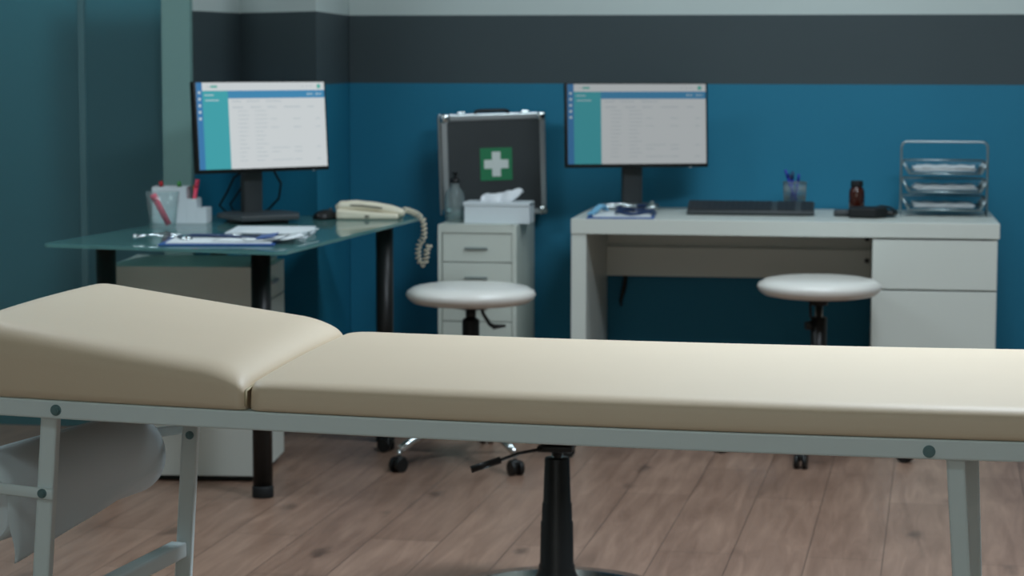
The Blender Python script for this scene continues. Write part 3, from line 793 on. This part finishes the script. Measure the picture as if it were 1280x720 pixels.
tb = thing('tissue_box', 'white tissue box with a tissue pulled out, on the narrow drawer unit', 'tissue box', (-1.248, 7.725, .6905), R(0))
m = new('box'); m.b2((-.115, -.058, 0), (.115, .058, .070)); m.build('box', tb, bevel=.002)
m = new('box'); m.b2((-.119, -.061, .061), (.115, .061, .074)); m.build('lid', tb, bevel=.002)
m = new('tissue'); N = 22; cols = []
def tz(u):   # crest of the tissue along x
    return .026+.006*math.sin(u*7)+(.024*max(0, math.sin((u-.35)*PI/.9)) if u > .35 else 0)
for i in range(N+1):
    u = i/N; row = []
    x = -.062+.142*u
    for j in range(11):
        v = j/10*2-1
        top = tz(u)
        narrow = 1 if u < .72 else max(0.15, 1-(u-.72)*2.6)
        low = 0 if u < .72 else (u-.72)/.28*.035
        z = .070+low+(top-low)*(1-abs(v)**2.2)+.002*math.sin(i*1.1+j)
        row.append(m.bm.verts.new((x+.006*v*math.sin(i*.6), v*.030*narrow+.006*math.sin(i*.7), z)))
    cols.append(row)
for i in range(N):
    for j in range(10):
        f = m.bm.faces.new([cols[i][j], cols[i+1][j], cols[i+1][j+1], cols[i][j+1]]); f.smooth = True
o = m.build('tissue', tb); s_ = o.modifiers.new('s', 'SOLIDIFY'); s_.thickness = .0015

sb = thing('pump_bottle', 'clear plastic pump bottle with a black top, left of the tissue box', 'bottle', (-1.405, 7.72, .6905))
m = new('clear'); m.lathe([(.030, 0), (.036, .004), (.036, .085), (.031, .105), (.016, .125), (.014, .140), (.0125, .140), (.0145, .122), (.029, .103), (.034, .084), (.034, .006), (.0001, .005)], n=32, cap=False)
m.bm.faces.new([v for v in m.bm.verts if False] or [m.bm.verts.new((.0300*math.cos(2*PI*k/32), .0300*math.sin(2*PI*k/32), 0)) for k in range(32)]).material_index = 0
m.build('body', sb)
new('gel').lathe([(.0001, .0065), (.0325, .0065), (.0325, .050), (.0001, .050)], n=32, cap=False).build('liquid', sb)
m = new('black'); m.lathe([(.016, .138), (.0165, .140), (.0165, .153), (.010, .156), (.005, .158), (.005, .168), (.010, .169), (.010, .174), (.0001, .175)], n=24, cap=False); m.tube([(0, 0, .171), (.012, -.02, .171), (.014, -.026, .166)], .0035, n=8); m.build('pump', sb)
new('clear').cyl((0, 0, .010), (0, 0, .138), .003, n=10).build('dip_tube', sb)

# ------------------------------------------------------------------ glass desk
gd = thing('glass_desk', 'desk with a green glass top on round black legs, left of the room', 'desk', (-1.85, 6.7, 0))
def rounded_poly(P, r, n=6):
    out = []; N = len(P)
    for i in range(N):
        p, a, b = Vector(P[i]), Vector(P[i-1]), Vector(P[(i+1) % N])
        da, db = (a-p).normalized(), (b-p).normalized()
        ang = da.angle(db); d = r/math.tan(ang/2)
        c = p+(da+db).normalized()*(r/math.sin(ang/2))
        s, e = p+da*d, p+db*d
        a0 = math.atan2(s.y-c.y, s.x-c.x); a1 = math.atan2(e.y-c.y, e.x-c.x)
        while a1-a0 > PI: a1 -= 2*PI
        while a1-a0 < -PI: a1 += 2*PI
        for k in range(n+1): t = a0+(a1-a0)*k/n; out.append((c.x+r*math.cos(t), c.y+r*math.sin(t)))
    return out
GP = rounded_poly([(-2.290, 6.045), (-1.545, 5.890), (-1.440, 7.375), (-2.17, 7.275)], .03)
m = new('glass'); m.prism(GP, .725, .735); m.build('glass_top', gd, world=True, bevel=.001)
for x, y in ((-2.137, 6.15), (-1.689, 6.184), (-1.540, 7.17), (-2.09, 7.13)):
    m = new('black'); m.cyl((x, y, .02), (x, y, .715), .0285, n=32); lg = m.build('leg', gd, world=True)
    m = new('blackm'); m.lathe([(.030, 0), (.031, .004), (.031, .03), (.0286, .034)], (x, y, 0), n=32); m.build('foot', lg, world=True)
    m = new('chrome'); m.cyl((x, y, .715), (x, y, .7249), .034, n=32); m.build('cap_plate', lg, world=True)

pd = thing('drawer_pedestal', 'white rolling drawer pedestal standing under the glass desk', 'drawer unit', (-2.000, 6.575, 0), R(5))
m = new('white'); m.b2((-.225, -.20, .018), (.215, .20, .645)); m.build('cabinet_body', pd, bevel=.002)
m = new('gap'); m.b2((-.205, -.18, .004), (.205, .18, .0178)); m.build('plinth', pd)
for k, (z0, z1) in enumerate(((.535, .635), (.43, .531), (.025, .426))):
    x1 = .238 if k < 2 else .233
    d = new('white').b2((.2155, -.198, z0), (x1, .198, z1)).build('drawer', pd, bevel=.001)
    m = new('alu'); m.b2((x1+.0005, -.06, (z0+z1)/2-.004+(.12 if k == 2 else 0)), (x1+.010, .06, (z0+z1)/2+.004+(.12 if k == 2 else 0))); m.build('handle', d, bevel=.001)
for x in (-.18, .19):
    for y in (-.16, .17):
        m = new('blackm'); m.cyl((x-.010, y, .009), (x+.010, y, .009), .009, n=18); m.build('caster', pd)

ZG = .7355
# phone
ph = thing('telephone', 'ivory corded telephone near the back edge of the glass desk', 'telephone', (-1.60, 7.235, ZG), R(6))
m = new('phone'); m.prism([(-.105, -.085), (.10, -.085), (.10, .085), (-.105, .085)], .0, .024)
# wedge: raise back/left
for v in m.bm.verts:
    if v.co.z > .02: v.co.z = .018+.016*(.10-v.co.x)/.2
m.build('base', ph, bevel=.008)
m = new('phone')
pts = [(-.108, -.05, .034), (-.090, -.05, .039), (-.04, -.05, .044), (.02, -.05, .040), (.07, -.05, .030), (.105, -.05, .021), (.118, -.05, .018)]
m.tube(pts, [.010, .020, .018, .016, .017, .015, .009], n=18); h_ = m.build('handset', ph)
m = new('phoneslot'); m.tube([(-.060, -.0675, .046), (-.02, -.0675, .045), (.045, -.066, .037)], 0, square=(.004, .005)); m.build('groove', h_)
m = new('phoneslot'); m.b2((-.01, -.0865, .006), (.004, -.084, .014)); m.build('socket', ph)
# coiled cord: from handset over the edge and back up
def coil(path, r, wr, turns_per_m=170, n_per=9):
    P = [Vector(p) for p in path]; segs = []; L = 0
    # resample (catmull-rom)
    fine = []
    for i in range(len(P)-1):
        p0, p1, p2, p3 = P[max(i-1, 0)], P[i], P[i+1], P[min(i+2, len(P)-1)]
        for k in range(24):
            t = k/24; fine.append(.5*((2*p1)+(-p0+p2)*t+(2*p0-5*p1+4*p2-p3)*t*t+(-p0+3*p1-3*p2+p3)*t**3))
    fine.append(P[-1])
    cum = [0]
    for i in range(1, len(fine)): cum.append(cum[-1]+(fine[i]-fine[i-1]).length)
    tot = cum[-1]; N = int(tot*turns_per_m*n_per); out = []; j = 0; up = Vector((0, 1, 0))
    for k in range(N+1):
        s = tot*k/N
        while j < len(cum)-2 and cum[j+1] < s: j += 1
        t = (s-cum[j])/max(1e-9, cum[j+1]-cum[j]); p = fine[j].lerp(fine[j+1], t); d = (fine[j+1]-fine[j]).normalized()
        a = d.cross(up)
        if a.length < .05: a = d.orthogonal()
        a.normalize(); b = d.cross(a).normalized(); th = 2*PI*k/n_per
        out.append(p+a*r*math.cos(th)+b*r*math.sin(th))
    return out
m = new('phone')
path = [(-1.484, 7.205, .7565), (-1.474, 7.215, .764), (-1.462, 7.23, .758), (-1.450, 7.245, .752), (-1.430, 7.26, .742), (-1.417, 7.262, .725), (-1.414, 7.262, .690), (-1.418, 7.265, .655), (-1.432, 7.27, .635), (-1.436, 7.27, .600), (-1.428, 7.27, .575), (-1.418, 7.27, .570), (-1.410, 7.27, .585), (-1.405, 7.272, .620), (-1.396, 7.275, .635)]
path = [(x-(.012 if z < .745 else .004), y, z+(.012 if z < .66 else 0)) for x, y, z in path]
m.tube(coil(path, .0085, .002, 72, 14), .0027, n=6)
tag(m.build('phone_cord', loc=(0, 0, 0)), 'coiled ivory telephone cord hanging over the right edge of the glass desk', 'cord')

ms = thing('computer_mouse', 'black computer mouse left of the ivory telephone', 'mouse', (-1.733, 7.16, ZG), R(70))
m = new('black')
N = 16; rows = []
for i in range(N+1):
    u = i/N; x = -.055+.11*u; w = .031*math.sqrt(max(0, 1-(2*u-1)**4))+.001; h = .034*math.sqrt(max(0.0, math.sin(PI*(.06+.88*u)))) * (1-.2*u)
    rows.append([m.bm.verts.new((x, w*math.cos(PI*k/12), h*math.sin(PI*k/12)+.001)) for k in range(13)])
for i in range(N):
    for k in range(12): f = m.bm.faces.new([rows[i][k], rows[i+1][k], rows[i+1][k+1], rows[i][k+1]]); f.smooth = True
    m.bm.faces.new([rows[i][0], rows[i][12], rows[i+1][12], rows[i+1][0]])
for rg in (rows[0], rows[-1][::-1]): m.bm.faces.new(rg)
m.build('shell', ms)
m = new('dgrey'); m.cyl((.028, -.004, .028), (.028, .004, .028), .007, n=16); m.build('wheel', ms)

# clipboard, stethoscope and papers on the glass desk
cb2 = clipboard((-1.80, 6.165, ZG), R(9), .325, .235, 'blue clipboard with loose sheets at the front of the glass desk')
m = new('sheet')
def sheet(x, y, z, w, d, a, curl, n=10):
    V = []
    ca, sa = math.cos(a), math.sin(a)
    for i in range(n+1):
        for s in (-1, 1):
            u = i/n; px_, py_ = -w/2+w*u, s*d/2; zz = z+curl*max(0, u-.55)**2*4
            V.append(m.bm.verts.new((x+px_*ca-py_*sa, y+px_*sa+py_*ca, zz)))
    for i in range(n): f = m.bm.faces.new([V[2*i], V[2*i+2], V[2*i+3], V[2*i+1]]); f.smooth = True
sheet(-1.72, 6.19, ZG+.0095, .20, .15, R(6), .012)
sheet(-1.66, 6.20, ZG+.0115, .17, .14, R(20), .016)
o = m.build('loose_sheets', loc=(0, 0, 0)); tag(o, 'loose white sheets curling up on the clipboard on the glass desk', 'papers'); s_ = o.modifiers.new('s', 'SOLIDIFY'); s_.thickness = .0006
m = new('blue'); m.box((-1.665, 6.17, ZG+.0205), (.052, .06, .003), rot=Matrix.Rotation(R(-8), 4, 'Y') @ Matrix.Rotation(R(6), 4, 'X')); tag(m.build('blue_card', loc=(0, 0, 0)), 'small blue card lying on the loose sheets on the glass desk', 'card')
stethoscope((-1.94, 6.21, ZG+.0025), R(5), 'navy stethoscope with steel ear tubes at the front left of the glass desk', 1, 1)
nb = thing('notebook', 'thick white notepad between the clipboard and the black monitor stand on the glass desk', 'notepad', (-1.735, 6.47, ZG), R(8))
m = new('sheet'); m.b2((-.115, -.14, .0015), (.115, .14, .013)); m.build('pages', nb)
m = new('box'); m.b2((-.12, -.145, 0), (.12, .145, .0015)); m.b2((-.118, -.145, .013), (.12, .145, .016)); m.build('cover', nb)
m = new('sheet'); m.b2((-.09, -.11, 0), (.10, .10, .003)); tag(m.build('envelope', loc=(-1.70, 6.40, ZG+.0165), rotz=R(-4)), 'white envelope lying on the thick notepad on the glass desk', 'envelope')

# pen organiser: three stepped square tubes
og = thing('pen_organizer', 'white stepped pen organiser left of the monitor on the glass desk', 'pen holder', (-2.150, 6.93, ZG), R(6))
def sq_tube(mb, x0, x1, y0, y1, h, t=.004):
    mb.b2((x0, y0, 0), (x1, y0+t, h)); mb.b2((x0, y1-t, 0), (x1, y1, h)); mb.b2((x0, y0+t, 0), (x0+t, y1-t, h)); mb.b2((x1-t, y0+t, 0), (x1, y1-t, h)); mb.b2((x0+t, y0+t, 0), (x1-t, y1-t, t))
for x0, x1, h in ((-.088, .022, .116), (.0225, .054, .078), (.0545, .086, .048)):
    m = new('box'); sq_tube(m, x0, x1, -.045, .045, h); m.build('compartment', og)
cc = thing('clear_cup', 'clear plastic cup holding a pink marker, in front of the white organiser', 'cup', (-2.142, 6.70, ZG), R(10))
m = new('clear'); m.lathe([(.040, 0), (.052, .112), (.0505, .112), (.0385, .003), (.0001, .003)], n=40, cap=False); m.lathe([(.040, 0), (.0001, 0)], n=40, cap=False); m.build('body', cc)
gg = 'markers on the glass desk'
pen((-2.118, 6.685, ZG+.010), (-2.168, 6.685, ZG+.104), 'pink', 'pink marker leaning inside the clear cup', r=.0095, name='marker', cat='marker', group=gg)
pen((-2.200, 6.92, ZG+.03), (-2.218, 6.92, ZG+.132), 'red', 'red marker at the left of the white organiser', r=.0065, name='marker', cat='marker', group=gg)
pen((-2.156, 6.92, ZG+.03), (-2.156, 6.92, ZG+.132), 'blackm', 'dark green topped black marker in the tall part of the organiser', 'pgreen', r=.006, name='marker', cat='marker', group=gg)
pen((-2.122, 6.925, ZG+.01), (-2.098, 6.93, ZG+.138), 'pink', 'pink marker standing tallest in the middle part of the organiser', r=.0065, name='marker', cat='marker', group=gg)
pen((-2.108, 6.945, ZG+.01), (-2.112, 6.945, ZG+.118), 'orange', 'orange marker with green barrel in the middle part of the organiser', 'orange', r=.0055, name='marker', cat='marker', group=gg)

# ------------------------------------------------------------------ stools
def caster_stool(loc, rz, label, seat_z, kind, R0=.305, rs=.204):
    t = thing('stool', label, 'stool', loc, rz, 'round white stools on casters')
    m = new('whitegloss')
    k = rs/.204
    m.lathe([(.0001, seat_z-.028), (.150*k, seat_z-.028), (.182*k, seat_z-.022), (.198*k, seat_z-.009), (.204*k, seat_z+.003), (.199*k, seat_z+.014), (.180*k, seat_z+.025), (.150*k, seat_z+.031), (.100*k, seat_z+.035), (.05*k, seat_z+.037), (.0001, seat_z+.037)], n=64, cap=False)
    m.build('seat', t)
    zb = seat_z-.028
    new('black').box((0, 0, zb-.006), (.13, .13, .012), bev=.003).build('seat_plate', t)
    if kind == 0:
        m = new('black'); m.cyl((0, 0, zb-.05), (0, 0, zb-.01), .016, n=24); m.build('sleeve', t)
        m = new('black'); m.lathe([(.020, .12), (.027, .125), (.027, zb-.052), (.021, zb-.045), (.0001, zb-.044)], n=28, cap=False); m.build('column', t)
    else:
        m = new('black'); m.cyl((0, 0, zb-.028), (0, 0, zb-.01), .027, .030, n=24); m.build('sleeve', t)
        m = new('chrome'); m.cyl((0, 0, .2), (0, 0, zb-.02), .0125, n=24); m.build('gas_rod', t)
        m = new('black'); m.lathe([(.022, .10), (.026, .105), (.026, zb-.068), (.022, zb-.066), (.0001, zb-.066)], n=28, cap=False); m.build('column', t)
    m = new('chrome'); m.lathe([(.03, .085), (.042, .09), (.042, .125), (.03, .135), (.0001, .136)], n=28, cap=False); m.build('hub', t)
    for i in range(5):
        a = R(90-72*i)+0
        ca, sa = math.cos(a), math.sin(a)
        pts = [(ca*.03, sa*.03, .115), (ca*.12, sa*.12, .118), (ca*.20, sa*.20, .105), (ca*.26, sa*.26, .085), (ca*R0, sa*R0, .068)]
        m = new('chrome'); m.tube(pts, [.018, .017, .015, .013, .012], n=12); lg = m.build('leg', t)
        m = new('black')
        d = Vector((-sa, ca, 0))
        for s in (-1, 1):
            c = Vector((ca*(R0+.004), sa*(R0+.004), .0225)); m.cyl(c+d*s*.006, c+d*s*.020, .0225, n=24)
        m.box((ca*(R0), sa*(R0), .036), (.034, .034, .022), rot=Matrix.Rotation(a, 4, 'Z'), bev=.006)
        cs = m.build('caster', lg)
        m = new('chrome'); m.cyl((ca*R0, sa*R0, .044), (ca*R0, sa*R0, .068), .006, n=12); m.build('stem', cs)
    return t
s1 = caster_stool((-1.203, 6.885, 0), R(54+90), 'white round stool with a side lever, in front of the narrow drawer unit', .522, 0)
m = new('black'); zb = .494
rotb = -s1.rotation_euler.z
def w2l(v):   # stool world offsets to local
    v = Vector(v); return Matrix.Rotation(rotb, 4, 'Z') @ v
m.tube([w2l((.045, -.05, zb-.012)), w2l((.052, -.08, zb-.02)), w2l((.075, -.09, zb-.052)), w2l((.088, -.09, zb-.060)), w2l((.125, -.09, zb-.056))], [.005, .005, .006, .0085, .004], n=10)
m.build('lever', s1)
s2 = caster_stool((-.126, 7.195, 0), R(28), 'white round stool pushed in front of the white desk', .533, 1, rs=.199)
rotb = -s2.rotation_euler.z
m = new('black'); m.tube([w2l((-.018, -.02, .50)), w2l((-.028, -.03, .48)), w2l((-.026, -.03, .445)), w2l((-.02, -.02, .43))], .004, n=8); m.cyl(w2l((-.02, -.012, .412)), w2l((-.042, -.02, .412)), .016, .012, n=20)
m.build('knob', s2)

# low stool with a disc base, behind the examination table
s3 = thing('stool', 'low stool on a black telescopic column and chrome disc base, hidden behind the examination table', 'stool', (-.690, 5.12, 0))
new('whitegloss').lathe([(.0001, .408), (.13, .408), (.155, .415), (.168, .430), (.165, .446), (.14, .460), (.08, .466), (.0001, .468)], n=56, cap=False).build('seat', s3)
m = new('black'); m.box((0, 0, .357), (.082, .10, .014), bev=.003); m.cyl((0, 0, .36), (0, 0, .409), .035, .06, n=24); m.build('seat_plate', s3)
new('chrome').cyl((0, 0, .25), (0, 0, .352), .013, n=24).build('gas_rod', s3)
m = new('black'); m.lathe([(.062, .022), (.054, .040), (.044, .062), (.0425, .07), (.0425, .075), (.0395, .08), (.0380, .178), (.0358, .182), (.0348, .222), (.0326, .226), (.0292, .328), (.027, .331), (.0001, .331)], n=40, cap=False); m.build('column', s3)
m = new('black'); m.tube([(-.03, -.05, .358), (-.08, -.07, .350), (-.115, -.085, .338), (-.125, -.09, .335)], .004, n=8); m.tube([(-.120, -.088, .3365), (-.185, -.11, .316)], .0085, n=12); m.build('lever', s3)
m = new('chrome'); m.lathe([(.0001, 0), (.262, 0), (.268, .004), (.268, .008), (.262, .013), (.20, .018), (.08, .022), (.0001, .0225)], n=72, cap=False); m.build('base', s3)

# ------------------------------------------------------------------ render look
sc = bpy.context.scene
sc.view_settings.view_transform = 'Standard'; sc.view_settings.look = 'None'; sc.view_settings.gamma = 1
sc.view_settings.use_curve_mapping = False; sc.view_settings.exposure = 0
w = bpy.data.worlds.new('world'); sc.world = w; w.use_nodes = True
w.node_tree.nodes['Background'].inputs[0].default_value = (.02, .03, .035, 1); w.node_tree.nodes['Background'].inputs[1].default_value = 1
